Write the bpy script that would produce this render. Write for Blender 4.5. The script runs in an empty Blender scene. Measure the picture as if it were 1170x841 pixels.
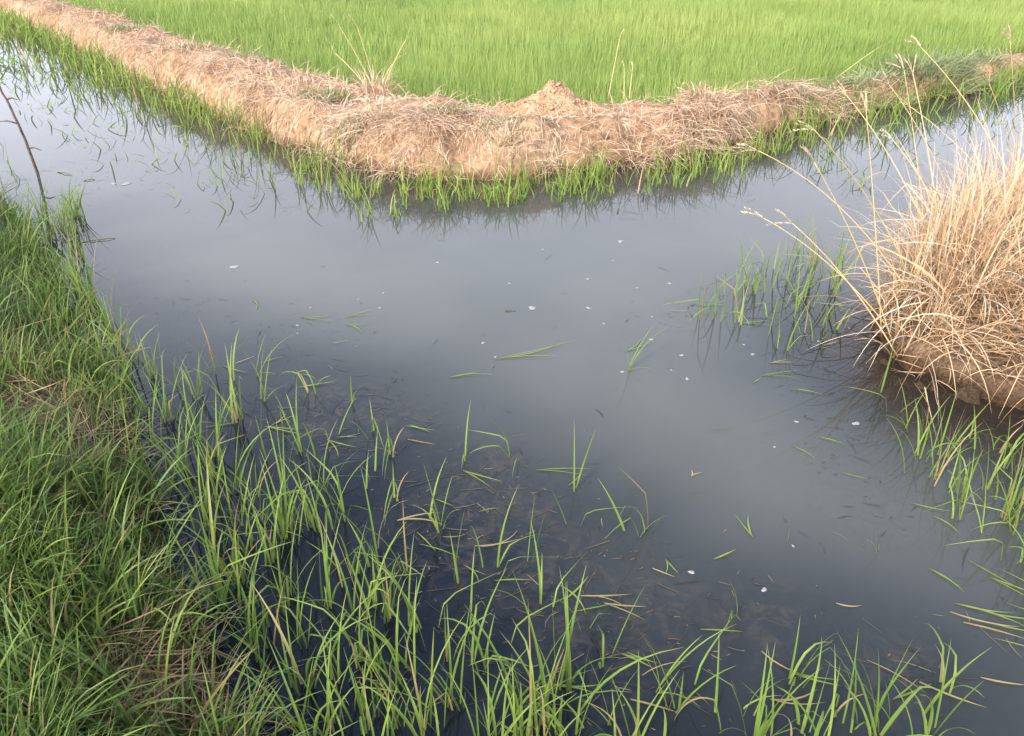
import bpy, bmesh, math, random
import numpy as np
from mathutils import Vector

R = math.radians
rng = np.random.default_rng(11)
random.seed(5)
scene = bpy.context.scene
COL = scene.collection

# ------------------------------------------------------------------ camera
CW, CH, F = 1170.0, 841.0, 920.0
PITCH, CAMH = R(31.0), 1.75
cam_d = bpy.data.cameras.new('camera')
cam = bpy.data.objects.new('camera', cam_d)
COL.objects.link(cam)
cam.location = (0, 0, CAMH)
cam.rotation_euler = (math.pi / 2 - PITCH, 0, 0)
cam_d.sensor_width = 36.0
cam_d.lens = 36.0 * F / CW
cam_d.clip_start = 0.05
cam_d.clip_end = 6000
scene.camera = cam
cp, sp = math.cos(PITCH), math.sin(PITCH)


def at(px, py, z=0.0):
    """photograph pixel -> point of the place at height z"""
    u, v = (px - CW / 2) / F, (CH / 2 - py) / F
    d = (u, cp + v * sp, -sp + v * cp)
    t = (z - CAMH) / d[2]
    return (d[0] * t, d[1] * t, z)


def at_y(px, py, y):
    """photograph pixel -> point of the place at distance y"""
    u, v = (px - CW / 2) / F, (CH / 2 - py) / F
    d = (u, cp + v * sp, -sp + v * cp)
    t = y / d[1]
    return (d[0] * t, y, CAMH + d[2] * t)


# ------------------------------------------------------------------ numpy tools
def vnoise(x, y, seed=0):
    x = np.asarray(x, float); y = np.asarray(y, float)
    xi, yi = np.floor(x).astype(np.int64), np.floor(y).astype(np.int64)
    fx, fy = x - xi, y - yi
    fx = fx * fx * (3 - 2 * fx); fy = fy * fy * (3 - 2 * fy)

    def h(a, b):
        n = (a * 374761393 + b * 668265263 + seed * 974711) & 0x7fffffff
        n = ((n ^ (n >> 13)) * 1274126177) & 0x7fffffff
        return ((n ^ (n >> 16)) & 0xffff) / 65535.0
    return (h(xi, yi) * (1 - fx) + h(xi + 1, yi) * fx) * (1 - fy) + (h(xi, yi + 1) * (1 - fx) + h(xi + 1, yi + 1) * fx) * fy


def fbm(x, y, f=1.0, o=4, seed=0):
    s, a, n = 0.0, 1.0, 0.0
    for i in range(o):
        s = s + a * vnoise(x * f + 17.3 * i, y * f - 9.1 * i, seed + i); n += a; a *= 0.5; f *= 2.03
    return s / n - 0.5


def dist_line(P, L):
    """distance of points P (N,2) to the polyline L (M,2)"""
    out = np.full(len(P), 1e9)
    for a, b in zip(L[:-1], L[1:]):
        ab = b - a
        t = np.clip(((P - a) @ ab) / (ab @ ab + 1e-12), 0, 1)
        q = P - (a + t[:, None] * ab)
        out = np.minimum(out, np.hypot(q[:, 0], q[:, 1]))
    return out


def inside(P, poly):
    x, y = P[:, 0], P[:, 1]
    r = np.zeros(len(P), bool)
    for a, b in zip(poly, np.roll(poly, -1, axis=0)):
        c = (a[1] > y) != (b[1] > y)
        xx = (b[0] - a[0]) * (y - a[1]) / (b[1] - a[1] + 1e-15) + a[0]
        r ^= c & (x < xx)
    return r


def sstep(a, b, x):
    t = np.clip((x - a) / (b - a), 0, 1)
    return t * t * (3 - 2 * t)


def pxl(pts, z=0.0):
    return np.array([at(a, b, z)[:2] for a, b in pts])


# ------------------------------------------------------------------ mesh tools
def mesh_from(name, V, Fq, mat, col=None, smooth=True):
    me = bpy.data.meshes.new(name)
    V = np.asarray(V, np.float32); Fq = np.asarray(Fq, np.int32)
    k = Fq.shape[1]
    me.vertices.add(len(V)); me.vertices.foreach_set('co', V.ravel())
    me.loops.add(Fq.size); me.loops.foreach_set('vertex_index', Fq.ravel())
    me.polygons.add(len(Fq))
    me.polygons.foreach_set('loop_start', np.arange(0, Fq.size, k, dtype=np.int32))
    me.polygons.foreach_set('loop_total', np.full(len(Fq), k, np.int32))
    if smooth:
        me.polygons.foreach_set('use_smooth', np.ones(len(Fq), bool))
    if col is not None:
        a = me.attributes.new('leaf', 'FLOAT_COLOR', 'POINT')
        c = np.ones((len(V), 4), np.float32); c[:, :col.shape[1]] = col
        a.data.foreach_set('color', c.ravel())
    me.update(calc_edges=True)
    if mat:
        me.materials.append(mat)
    return me


def link(name, me, parent=None, loc=(0, 0, 0)):
    o = bpy.data.objects.new(name, me)
    COL.objects.link(o)
    o.location = loc
    if parent:
        o.parent = parent
    return o


def tag(o, label=None, cat=None, group=None, kind=None):
    if label: o['label'] = label
    if cat: o['category'] = cat
    if group: o['group'] = group
    if kind: o['kind'] = kind
    return o


def empty(name, loc, label, cat, group=None):
    o = bpy.data.objects.new(name, None)
    COL.objects.link(o); o.location = loc
    return tag(o, label, cat, group)


class Acc:
    def __init__(s): s.V, s.F, s.C, s.n = [], [], [], 0

    def add(s, V, Fq, C):
        s.V.append(V); s.F.append(Fq + s.n); s.C.append(C); s.n += len(V)

    def mesh(s, name, mat):
        return mesh_from(name, np.concatenate(s.V), np.concatenate(s.F), mat, np.concatenate(s.C))


def strips(root, L, az, lean, bend, width, nseg=4, p=1.5, tw0=None, tw1=None, fold=False, kink=None, kang=None,
           zmin=None, base=0.45, tip=2.6, rnd=None, aux=None, drift=None):
    """many ribbon leaves at once: every argument is an array of N"""
    root = np.asarray(root, float); N = len(root)
    ones = np.ones(N)
    L, az, lean, bend, width = [np.asarray(v, float) * ones for v in (L, az, lean, bend, width)]
    t = np.linspace(0, 1, nseg + 1); tm = (t[1:] + t[:-1]) / 2
    def theta(tt):
        th = lean[:, None] + bend[:, None] * tt[None] ** p
        if kink is not None:
            th = th + kang[:, None] * sstep(0, 0.12, tt[None] - kink[:, None])
        return th
    azd = (drift if drift is not None else np.zeros(N))[:, None]
    th = theta(tm); a_m = az[:, None] + azd * tm[None]
    T = np.stack([np.sin(th) * np.cos(a_m), np.sin(th) * np.sin(a_m), np.cos(th)], -1)
    P = np.concatenate([np.zeros((N, 1, 3)), np.cumsum(T * (L[:, None, None] / nseg), axis=1)], 1) + root[:, None]
    th = theta(t); a_t = az[:, None] + azd * t[None]
    TT = np.stack([np.sin(th) * np.cos(a_t), np.sin(th) * np.sin(a_t), np.cos(th)], -1)
    S = np.stack([-np.sin(a_t), np.cos(a_t), np.zeros_like(a_t)], -1)
    Nn = np.cross(S, TT)
    tw = (tw0 if tw0 is not None else rng.uniform(-.9, .9, N))[:, None] + (tw1 if tw1 is not None else rng.normal(0, .5, N))[:, None] * t[None]
    side = np.cos(tw)[..., None] * S + np.sin(tw)[..., None] * Nn
    nrm = np.cross(side, TT)
    prof = np.minimum(1, base + t * 2.0) * (1 - t ** tip) + 0.04
    hw = (width / 2)[:, None] * prof[None]
    if fold:
        cols = [P - side * hw[..., None], P + nrm * hw[..., None] * .45, P + side * hw[..., None]]
    else:
        cols = [P - side * hw[..., None], P + side * hw[..., None]]
    m = len(cols)
    V = np.stack(cols, 2)
    if zmin is not None:
        V[..., 2] = np.where(t[None, :, None] > 0.25, np.maximum(V[..., 2], zmin), V[..., 2])
    idx = np.arange(N * (nseg + 1) * m).reshape(N, nseg + 1, m)
    q = []
    for c in range(m - 1):
        q.append(np.stack([idx[:, :-1, c], idx[:, :-1, c + 1], idx[:, 1:, c + 1], idx[:, 1:, c]], -1).reshape(-1, 4))
    rnd = rng.random(N) if rnd is None else rnd
    aux = np.zeros(N) if aux is None else aux
    C = np.stack([np.broadcast_to(rnd[:, None, None], (N, nseg + 1, m)), np.broadcast_to(t[None, :, None], (N, nseg + 1, m)),
                  np.broadcast_to(aux[:, None, None], (N, nseg + 1, m))], -1).reshape(-1, 3)
    return V.reshape(-1, 3), np.concatenate(q), C


def tube(pts, radii, sides=6):
    pts = [Vector(p) for p in pts]; V, Fq = [], []
    n = len(pts)
    for i, p in enumerate(pts):
        t = (pts[min(i + 1, n - 1)] - pts[max(i - 1, 0)]).normalized()
        ref = Vector((0, 0, 1)) if abs(t.z) < .9 else Vector((1, 0, 0))
        a = t.cross(ref).normalized(); b = t.cross(a)
        for k in range(sides):
            an = 2 * math.pi * k / sides
            V.append(p + (a * math.cos(an) + b * math.sin(an)) * radii[i])
    for i in range(n - 1):
        for k in range(sides):
            k2 = (k + 1) % sides
            Fq.append((i * sides + k, i * sides + k2, (i + 1) * sides + k2, (i + 1) * sides + k))
    # caps: collapse to a point
    V = [tuple(v) for v in V]
    s = len(V); V += [tuple(pts[0]), tuple(pts[-1])]
    for k in range(sides):
        k2 = (k + 1) % sides
        Fq.append((k2, k, s, s)); Fq.append(((n - 1) * sides + k, (n - 1) * sides + k2, s + 1, s + 1))
    C = np.zeros((len(V), 3)); C[:, 0] = rng.random()
    for i in range(n): C[i * sides:(i + 1) * sides, 1] = i / (n - 1)
    return V, Fq, C


def mesh_poly(name, V, Fq, mat, col=None, smooth=True):
    """small meshes whose faces may mix triangles and quads"""
    me = bpy.data.meshes.new(name)
    fs = []
    for f in Fq:
        g = []
        for i in f:
            if int(i) not in g: g.append(int(i))
        fs.append(g)
    me.from_pydata([tuple(map(float, v)) for v in V], [], fs)
    if smooth:
        me.polygons.foreach_set('use_smooth', [True] * len(me.polygons))
    if col is not None:
        a = me.attributes.new('leaf', 'FLOAT_COLOR', 'POINT')
        c = np.ones((len(V), 4), np.float32); c[:, :3] = col
        a.data.foreach_set('color', c.ravel())
    me.update()
    me.materials.append(mat)
    return me


# ------------------------------------------------------------------ materials
def new_mat(name):
    m = bpy.data.materials.new(name); m.use_nodes = True
    nt = m.node_tree; nt.nodes.clear()
    return m, nt, nt.nodes.new('ShaderNodeOutputMaterial')


def ramp(nt, stops):
    r = nt.nodes.new('ShaderNodeValToRGB')
    e = r.color_ramp.elements
    while len(e) > 1: e.remove(e[-1])
    e[0].position = stops[0][0]; e[0].color = (*stops[0][1], 1)
    for p, c in stops[1:]:
        x = e.new(p); x.color = (*c, 1)
    return r


def mix(nt, a, b, fac, blend='MIX'):
    m = nt.nodes.new('ShaderNodeMix'); m.data_type = 'RGBA'; m.blend_type = blend
    for s, v in ((0, fac), (6, a), (7, b)):
        if hasattr(v, 'links') or isinstance(v, bpy.types.NodeSocket): nt.links.new(v, m.inputs[s])
        elif s == 0: m.inputs[0].default_value = v
        else: m.inputs[s].default_value = (*v, 1)
    return m.outputs[2]


def leaf_mat(name, stops, base=None, tip=None, trans=.35, rough=.5, spec=.35, per_obj=.0, patch=None, base_at=.3, tip_at=.75):
    m, nt, out = new_mat(name)
    at_ = nt.nodes.new('ShaderNodeAttribute'); at_.attribute_name = 'leaf'
    sep = nt.nodes.new('ShaderNodeSeparateColor'); nt.links.new(at_.outputs['Color'], sep.inputs[0])
    rp = ramp(nt, stops)
    val = sep.outputs[0]
    if per_obj:
        oi = nt.nodes.new('ShaderNodeObjectInfo')
        ma = nt.nodes.new('ShaderNodeMath'); ma.operation = 'MULTIPLY_ADD'; ma.inputs[1].default_value = per_obj
        nt.links.new(oi.outputs['Random'], ma.inputs[0])
        mb = nt.nodes.new('ShaderNodeMath'); mb.operation = 'MULTIPLY'; mb.inputs[1].default_value = 1 - per_obj
        nt.links.new(val, mb.inputs[0]); nt.links.new(mb.outputs[0], ma.inputs[2]); val = ma.outputs[0]
    nt.links.new(val, rp.inputs[0])
    c = rp.outputs[0]
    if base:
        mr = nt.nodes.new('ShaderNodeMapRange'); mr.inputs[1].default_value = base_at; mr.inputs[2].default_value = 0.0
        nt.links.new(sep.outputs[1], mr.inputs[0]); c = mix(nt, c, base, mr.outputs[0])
    if tip:
        mr = nt.nodes.new('ShaderNodeMapRange'); mr.inputs[1].default_value = tip_at; mr.inputs[2].default_value = 1.0; mr.inputs[4].default_value = .7
        nt.links.new(sep.outputs[1], mr.inputs[0]); c = mix(nt, c, tip, mr.outputs[0])
    # dry blades carry aux = 1
    rd = ramp(nt, [(0, (.20, .12, .055)), (.5, (.36, .25, .12)), (1, (.48, .37, .22))]); nt.links.new(sep.outputs[0], rd.inputs[0])
    c = mix(nt, c, rd.outputs[0], sep.outputs[2])
    if patch:
        tc = nt.nodes.new('ShaderNodeTexCoord'); nz = nt.nodes.new('ShaderNodeTexNoise'); nz.inputs['Scale'].default_value = patch[0]; nz.inputs['Detail'].default_value = 3
        nt.links.new(tc.outputs['Object'], nz.inputs[0])
        mr = nt.nodes.new('ShaderNodeMapRange'); mr.inputs[1].default_value = .38; mr.inputs[2].default_value = .66; mr.inputs[4].default_value = patch[2]
        nt.links.new(nz.outputs[0], mr.inputs[0]); c = mix(nt, c, patch[1], mr.outputs[0])
    b = nt.nodes.new('ShaderNodeBsdfPrincipled'); nt.links.new(c, b.inputs['Base Color'])
    b.inputs['Roughness'].default_value = rough; b.inputs['Specular IOR Level'].default_value = spec
    if trans:
        tr = nt.nodes.new('ShaderNodeBsdfTranslucent'); nt.links.new(c, tr.inputs[0])
        mx = nt.nodes.new('ShaderNodeMixShader'); mx.inputs[0].default_value = trans
        nt.links.new(b.outputs[0], mx.inputs[1]); nt.links.new(tr.outputs[0], mx.inputs[2]); nt.links.new(mx.outputs[0], out.inputs[0])
    else:
        nt.links.new(b.outputs[0], out.inputs[0])
    return m


def soil_mat(name, c1, c2, c3, scale=6.0, bump=.6, rough=.95, wet=False):
    m, nt, out = new_mat(name)
    tc = nt.nodes.new('ShaderNodeTexCoord')
    n1 = nt.nodes.new('ShaderNodeTexNoise'); n1.inputs['Scale'].default_value = scale; n1.inputs['Detail'].default_value = 8; n1.inputs['Roughness'].default_value = .65
    n2 = nt.nodes.new('ShaderNodeTexNoise'); n2.inputs['Scale'].default_value = scale * 9; n2.inputs['Detail'].default_value = 6
    n3 = nt.nodes.new('ShaderNodeTexVoronoi'); n3.inputs['Scale'].default_value = scale * 6
    for n in (n1, n2, n3): nt.links.new(tc.outputs['Object'], n.inputs['Vector'])
    r = ramp(nt, [(.3, c1), (.5, c2), (.72, c3)]); nt.links.new(n1.outputs[0], r.inputs[0])
    r2 = ramp(nt, [(.3, (.55, .55, .55)), (.7, (1.15, 1.12, 1.08))]); nt.links.new(n2.outputs[0], r2.inputs[0])
    c = mix(nt, r.outputs[0], r2.outputs[0], 1.0, 'MULTIPLY')
    if wet:
        sz = nt.nodes.new('ShaderNodeSeparateXYZ'); nt.links.new(tc.outputs['Object'], sz.inputs[0])
        ma = nt.nodes.new('ShaderNodeMath'); ma.operation = 'MULTIPLY_ADD'; ma.inputs[1].default_value = -.10; ma.inputs[2].default_value = .05
        nt.links.new(n1.outputs[0], ma.inputs[0])
        mb = nt.nodes.new('ShaderNodeMath'); mb.operation = 'ADD'; nt.links.new(sz.outputs[2], mb.inputs[0]); nt.links.new(ma.outputs[0], mb.inputs[1])
        mw = nt.nodes.new('ShaderNodeMapRange'); mw.inputs[1].default_value = .02; mw.inputs[2].default_value = .075; mw.inputs[3].default_value = 1; mw.inputs[4].default_value = 0
        nt.links.new(mb.outputs[0], mw.inputs[0])
        wc = mix(nt, c, (.36, .32, .28), 1.0, 'MULTIPLY'); c = mix(nt, c, wc, mw.outputs[0])
    b = nt.nodes.new('ShaderNodeBsdfPrincipled'); nt.links.new(c, b.inputs['Base Color']); b.inputs['Roughness'].default_value = rough; b.inputs['Specular IOR Level'].default_value = .2
    ad = nt.nodes.new('ShaderNodeMath'); ad.operation = 'ADD'
    nt.links.new(n2.outputs[0], ad.inputs[0]); nt.links.new(n3.outputs[0], ad.inputs[1])
    bp = nt.nodes.new('ShaderNodeBump'); bp.inputs['Strength'].default_value = bump; bp.inputs['Distance'].default_value = .02
    nt.links.new(ad.outputs[0], bp.inputs['Height']); nt.links.new(bp.outputs[0], b.inputs['Normal'])
    nt.links.new(b.outputs[0], out.inputs[0])
    return m


def plain_mat(name, c, rough=.7, var=.25, scale=40):
    m, nt, out = new_mat(name)
    tc = nt.nodes.new('ShaderNodeTexCoord'); n = nt.nodes.new('ShaderNodeTexNoise'); n.inputs['Scale'].default_value = scale; n.inputs['Detail'].default_value = 5
    nt.links.new(tc.outputs['Object'], n.inputs['Vector'])
    r = ramp(nt, [(.3, tuple(v * (1 - var) for v in c)), (.7, tuple(min(1, v * (1 + var)) for v in c))]); nt.links.new(n.outputs[0], r.inputs[0])
    b = nt.nodes.new('ShaderNodeBsdfPrincipled'); nt.links.new(r.outputs[0], b.inputs['Base Color']); b.inputs['Roughness'].default_value = rough
    nt.links.new(b.outputs[0], out.inputs[0])
    return m


def water_mat():
    m, nt, out = new_mat('turbid_water')
    tc = nt.nodes.new('ShaderNodeTexCoord')
    a = nt.nodes.new('ShaderNodeAttribute'); a.attribute_name = 'leaf'
    sep = nt.nodes.new('ShaderNodeSeparateColor'); nt.links.new(a.outputs['Color'], sep.inputs[0])
    nz = nt.nodes.new('ShaderNodeTexNoise'); nz.inputs['Scale'].default_value = 1.6; nz.inputs['Detail'].default_value = 5; nz.inputs['Distortion'].default_value = .6
    nt.links.new(tc.outputs['Object'], nz.inputs['Vector'])
    mr = nt.nodes.new('ShaderNodeMapRange'); mr.inputs[1].default_value = .3; mr.inputs[2].default_value = .7; mr.inputs[3].default_value = -.06; mr.inputs[4].default_value = .06
    nt.links.new(nz.outputs[0], mr.inputs[0])
    ad = nt.nodes.new('ShaderNodeMath'); ad.operation = 'ADD'; ad.use_clamp = True
    nt.links.new(sep.outputs[0], ad.inputs[0]); nt.links.new(mr.outputs[0], ad.inputs[1])
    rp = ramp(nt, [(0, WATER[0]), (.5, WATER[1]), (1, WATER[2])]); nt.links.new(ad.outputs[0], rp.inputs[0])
    # brown silt over the shallows, bank reflection tinted in with it, and sunken weed in drifts
    wn = nt.nodes.new('ShaderNodeTexNoise'); wn.inputs['Scale'].default_value = 14; wn.inputs['Detail'].default_value = 8; wn.inputs['Roughness'].default_value = .7; wn.inputs['Distortion'].default_value = 1.5
    nt.links.new(tc.outputs['Object'], wn.inputs['Vector'])
    wr = nt.nodes.new('ShaderNodeMapRange'); wr.inputs[1].default_value = .46; wr.inputs[2].default_value = .66
    nt.links.new(wn.outputs[0], wr.inputs[0])
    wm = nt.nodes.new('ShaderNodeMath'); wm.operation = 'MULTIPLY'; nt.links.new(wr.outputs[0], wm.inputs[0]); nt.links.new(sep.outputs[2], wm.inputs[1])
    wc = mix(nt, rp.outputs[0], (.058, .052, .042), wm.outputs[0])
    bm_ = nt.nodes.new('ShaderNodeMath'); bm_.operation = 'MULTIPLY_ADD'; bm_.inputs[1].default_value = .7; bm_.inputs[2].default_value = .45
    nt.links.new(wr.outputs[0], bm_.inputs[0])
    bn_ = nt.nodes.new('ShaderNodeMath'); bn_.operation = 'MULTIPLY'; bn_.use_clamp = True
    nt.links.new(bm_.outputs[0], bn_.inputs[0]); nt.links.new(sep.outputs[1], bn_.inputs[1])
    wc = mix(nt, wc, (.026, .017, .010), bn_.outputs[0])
    b = nt.nodes.new('ShaderNodeBsdfPrincipled'); nt.links.new(wc, b.inputs['Base Color'])
    b.inputs['Roughness'].default_value = .015; b.inputs['IOR'].default_value = 1.333; b.inputs['Specular IOR Level'].default_value = .5
    n2 = nt.nodes.new('ShaderNodeTexNoise'); n2.inputs['Scale'].default_value = 5.0; n2.inputs['Detail'].default_value = 2
    nt.links.new(tc.outputs['Object'], n2.inputs['Vector'])
    bp = nt.nodes.new('ShaderNodeBump'); bp.inputs['Strength'].default_value = .02; bp.inputs['Distance'].default_value = .01
    nt.links.new(n2.outputs[0], bp.inputs['Height']); nt.links.new(bp.outputs[0], b.inputs['Normal'])
    nt.links.new(b.outputs[0], out.inputs[0])
    return m


WATER = [(.004, .006, .011), (.029, .034, .035), (.083, .090, .082)]
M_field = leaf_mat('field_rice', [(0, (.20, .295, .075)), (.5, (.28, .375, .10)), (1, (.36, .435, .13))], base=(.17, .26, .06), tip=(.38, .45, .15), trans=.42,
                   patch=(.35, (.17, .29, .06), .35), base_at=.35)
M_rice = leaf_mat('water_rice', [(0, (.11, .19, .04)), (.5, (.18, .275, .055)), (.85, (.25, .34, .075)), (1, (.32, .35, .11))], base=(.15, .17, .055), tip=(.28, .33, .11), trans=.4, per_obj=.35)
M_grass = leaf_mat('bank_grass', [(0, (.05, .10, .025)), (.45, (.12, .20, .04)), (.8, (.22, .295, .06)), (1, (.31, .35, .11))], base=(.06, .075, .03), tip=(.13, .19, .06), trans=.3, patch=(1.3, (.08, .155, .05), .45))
M_weed = leaf_mat('weed_leaf', [(0, (.14, .19, .085)), (.6, (.22, .27, .12)), (1, (.33, .35, .19))], base=(.2, .18, .10), tip=(.34, .35, .2), trans=.3, per_obj=.3)
M_mat = leaf_mat('mown_straw', [(0, (.24, .14, .085)), (.3, (.42, .28, .175)), (.7, (.57, .42, .30)), (1, (.69, .56, .43))], trans=.12, rough=.75, spec=.2,
                 patch=(1.7, (.40, .30, .20), .35))
M_straw = leaf_mat('dry_straw', [(0, (.22, .17, .12)), (.18, (.27, .15, .07)), (.35, (.46, .30, .165)), (.7, (.63, .45, .27)), (.9, (.72, .56, .38)), (1, (.55, .50, .40))], base=(.22, .13, .065), trans=.2, rough=.6, spec=.3)  # brown stem bases, coloured darker to deepen the shaded gaps between strands
M_stalk = leaf_mat('seeding_stalk', [(0, (.46, .36, .17)), (1, (.62, .50, .27))], trans=.1, rough=.6)
M_head = leaf_mat('seed_spike', [(0, (.48, .38, .24)), (1, (.62, .50, .34))], trans=.2, rough=.8)
M_litter = leaf_mat('rotting_leaf', [(0, (.02, .017, .013)), (.6, (.055, .045, .033)), (.9, (.12, .10, .07)), (1, (.20, .18, .12))], trans=0, rough=.6)
M_earth = soil_mat('bund_earth', (.18, .11, .066), (.32, .21, .13), (.47, .35, .24), 3.0, wet=True)
M_bankearth = soil_mat('bank_earth', (.06, .045, .026), (.12, .085, .05), (.20, .145, .09), 7.0, wet=True)
M_clay = soil_mat('clay_bank', (.08, .052, .032), (.17, .115, .072), (.33, .245, .165), 9.0, 1.0, wet=True)
M_sand = soil_mat('pale_spoil', (.34, .21, .12), (.47, .31, .19), (.60, .44, .30), 9.0, .9)
M_mud = soil_mat('paddy_mud', (.035, .04, .018), (.055, .06, .025), (.09, .09, .045), 2.0, .3)
M_foam = plain_mat('white_foam', (.24, .24, .24), .6, .2)
M_bark = plain_mat('wet_bark', (.085, .06, .042), .8, .5, 30)
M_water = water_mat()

# ------------------------------------------------------------------ setting outlines
front = pxl([(-150, -42), (-60, -10), (0, 22), (60, 48), (130, 84), (200, 116), (270, 145), (330, 168), (380, 186), (440, 200), (500, 207), (560, 207), (620, 202), (690, 192),
             (760, 186), (830, 172), (900, 148), (960, 134), (1020, 123), (1100, 108), (1170, 94), (1300, 70), (1450, 46)])
d0 = (front[0] - front[2]); d0 /= np.hypot(*d0)
front = np.vstack([front[0] + d0 * 14, front, front[-1] + np.array([.8, .6]) * 10])
crest = pxl([(-40, -30), (60, 0), (180, 36), (300, 71), (380, 92), (440, 107), (500, 118), (560, 124), (640, 124), (700, 120), (760, 118), (820, 113), (900, 98), (1000, 80), (1080, 64), (1170, 50), (1300, 28), (1420, 10)], .26)
b0 = crest[0] + d0 * 16
back = np.vstack([b0, crest, crest[-1] + np.array([.8, .6]) * 10])
# the field-side toe lies a little behind the crest
nb = np.gradient(back, axis=0); nb = np.stack([-nb[:, 1], nb[:, 0]], 1); nb /= np.hypot(nb[:, 0], nb[:, 1])[:, None]
back = back + nb * .16
bund_poly = np.vstack([front, back[::-1]])

nb_edge = pxl([(-60, 205), (0, 228), (40, 265), (66, 312), (80, 355), (100, 400), (135, 440), (158, 490), (172, 540), (180, 590), (200, 650), (235, 720), (262, 790), (285, 850), (320, 930), (380, 1050)])
nb_edge = np.vstack([[(-9.4, 11.9)], nb_edge, [(.25, .45), (.8, .15), (1.3, -.6), (2.2, -3)]])
near_poly = np.vstack([nb_edge, [(-12, -4), (-16, 8)]])

rb_front = pxl([(985, 372), (998, 405), (1040, 430), (1090, 448), (1130, 460), (1170, 473), (1300, 508), (1600, 570)])
rb_back = pxl([(985, 372), (1005, 338), (1050, 300), (1110, 265), (1200, 232), (1400, 195), (1800, 160)])
right_poly = np.vstack([rb_front, [(9, 2.5), (9, 6.0)], rb_back[::-1][:-1]])


def h_bund(P):
    ins = inside(P, bund_poly)
    df, db = dist_line(P, front), dist_line(P, back)
    n1 = fbm(P[:, 0], P[:, 1], 1.1, 3, 3); n2 = fbm(P[:, 0], P[:, 1], 5.5, 4, 9); n3 = fbm(P[:, 0], P[:, 1], 22, 2, 5)
    n0 = fbm(P[:, 0], P[:, 1], 2.3, 3, 14)
    hc = (.27 + .13 * n1 + .14 * n0) * (1 - .38 * sstep(1.7, 3.0, P[:, 0]))
    s1 = 1 - (1 - np.clip((df - .03 + .10 * n2 + .10 * n0) / .27, 0, 1)) ** 2.4
    s2 = 1 - (1 - np.clip(db / .28, 0, 1)) ** 2.0
    h = hc * np.minimum(s1, s2) + (.075 * n2 + .022 * n3) * np.clip(df / .1, .2, 1) * np.clip(db / .1, .2, 1) + .02 * s1
    return np.where(ins, h, -np.minimum(df, db) * 1.3)


def h_near(P):
    ins = inside(P, near_poly)
    d = dist_line(P, nb_edge)
    n2 = fbm(P[:, 0], P[:, 1], 3.0, 4, 21); n3 = fbm(P[:, 0], P[:, 1], 14, 3, 24)
    h = .18 * (1 - np.exp(-d / .28)) + .10 * n2 * np.clip(d / .25, 0, 1) + .03 * n3 * np.clip(d / .1, 0, 1)
    return np.where(ins, h, -d * .8)


def h_right(P):
    ins = inside(P, right_poly)
    df = np.minimum(dist_line(P, rb_front), dist_line(P, rb_back) * 1.0)
    n2 = fbm(P[:, 0], P[:, 1], 4.5, 4, 31); n3 = fbm(P[:, 0], P[:, 1], 18, 3, 34)
    n1 = fbm(P[:, 0], P[:, 1], 2.2, 3, 37)
    q = df - .035 + .16 * n1 + .11 * n2
    h = .25 * (1 - (1 - np.clip(q / .26, -.4, 1)) ** 2.0) + .13 * n2 * np.clip(df / .12, .1, 1) + .12 * n3 * np.clip(df / .08, .2, 1) + .10 * (np.abs(fbm(P[:, 0], P[:, 1], 9.0, 2, 39)) - .12) * np.clip(df / .06, 0, 1) + .05 * np.clip(df / .6, 0, 1)
    return np.where(ins, h, -df * 1.5)


def heightfield(name, label, poly, h, res, mat, xlim=(-20, 16), ylim=(-4, 24), pad=.15):
    lo = np.maximum(poly.min(0) - pad, (xlim[0], ylim[0])); hi = np.minimum(poly.max(0) + pad, (xlim[1], ylim[1]))
    xs = np.arange(lo[0], hi[0], res); ys = np.arange(lo[1], hi[1], res)
    X, Y = np.meshgrid(xs, ys)
    P = np.stack([X.ravel(), Y.ravel()], 1)
    keep = np.zeros(len(P), bool)
    Z = np.full(len(P), -1.0)
    # only near the outline or inside it
    ins = inside(P, poly)
    near = dist_line(P, np.vstack([poly, poly[:1]])) < pad
    keep = ins | near
    Z[keep] = h(P[keep])
    k = keep.reshape(X.shape)
    ny, nx = X.shape
    id_ = np.arange(nx * ny).reshape(ny, nx)
    ok = k[:-1, :-1] & k[1:, :-1] & k[:-1, 1:] & k[1:, 1:]
    q = np.stack([id_[:-1, :-1][ok], id_[:-1, 1:][ok], id_[1:, 1:][ok], id_[1:, :-1][ok]], 1)
    used = np.unique(q); mp = np.full(nx * ny, -1); mp[used] = np.arange(len(used))
    V = np.stack([P[used, 0], P[used, 1], Z[used]], 1)
    me = mesh_from(name, V, mp[q], mat)
    return tag(link(name, me), label, None, None, 'structure')


heightfield('earth_bund', None, bund_poly, h_bund, .035, M_earth)
heightfield('grass_bank', None, near_poly, h_near, .05, M_bankearth)
heightfield('clay_bank', None, right_poly, h_right, .025, M_clay, pad=.1)

# paddy soil under the crop, ground to the horizon, water
fp = np.vstack([back + np.array([0, -.12]), [(60, 70), (-60, 70)]])
bm = bmesh.new()
bm.faces.new([bm.verts.new((x, y, .02)) for x, y in fp])
bmesh.ops.triangulate(bm, faces=bm.faces[:])
bmesh.ops.recalc_face_normals(bm, faces=bm.faces[:])
me = bpy.data.meshes.new('field_soil'); bm.to_mesh(me); bm.free(); me.materials.append(M_mud)
tag(link('field', me), kind='structure')

g = 3000.0
me = mesh_from('ground', [(-g, -g, -.45), (g, -g, -.45), (g, g, -.45), (-g, g, -.45)], [(0, 1, 2, 3)], M_mud, smooth=False)
tag(link('ground', me), kind='structure')

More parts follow.
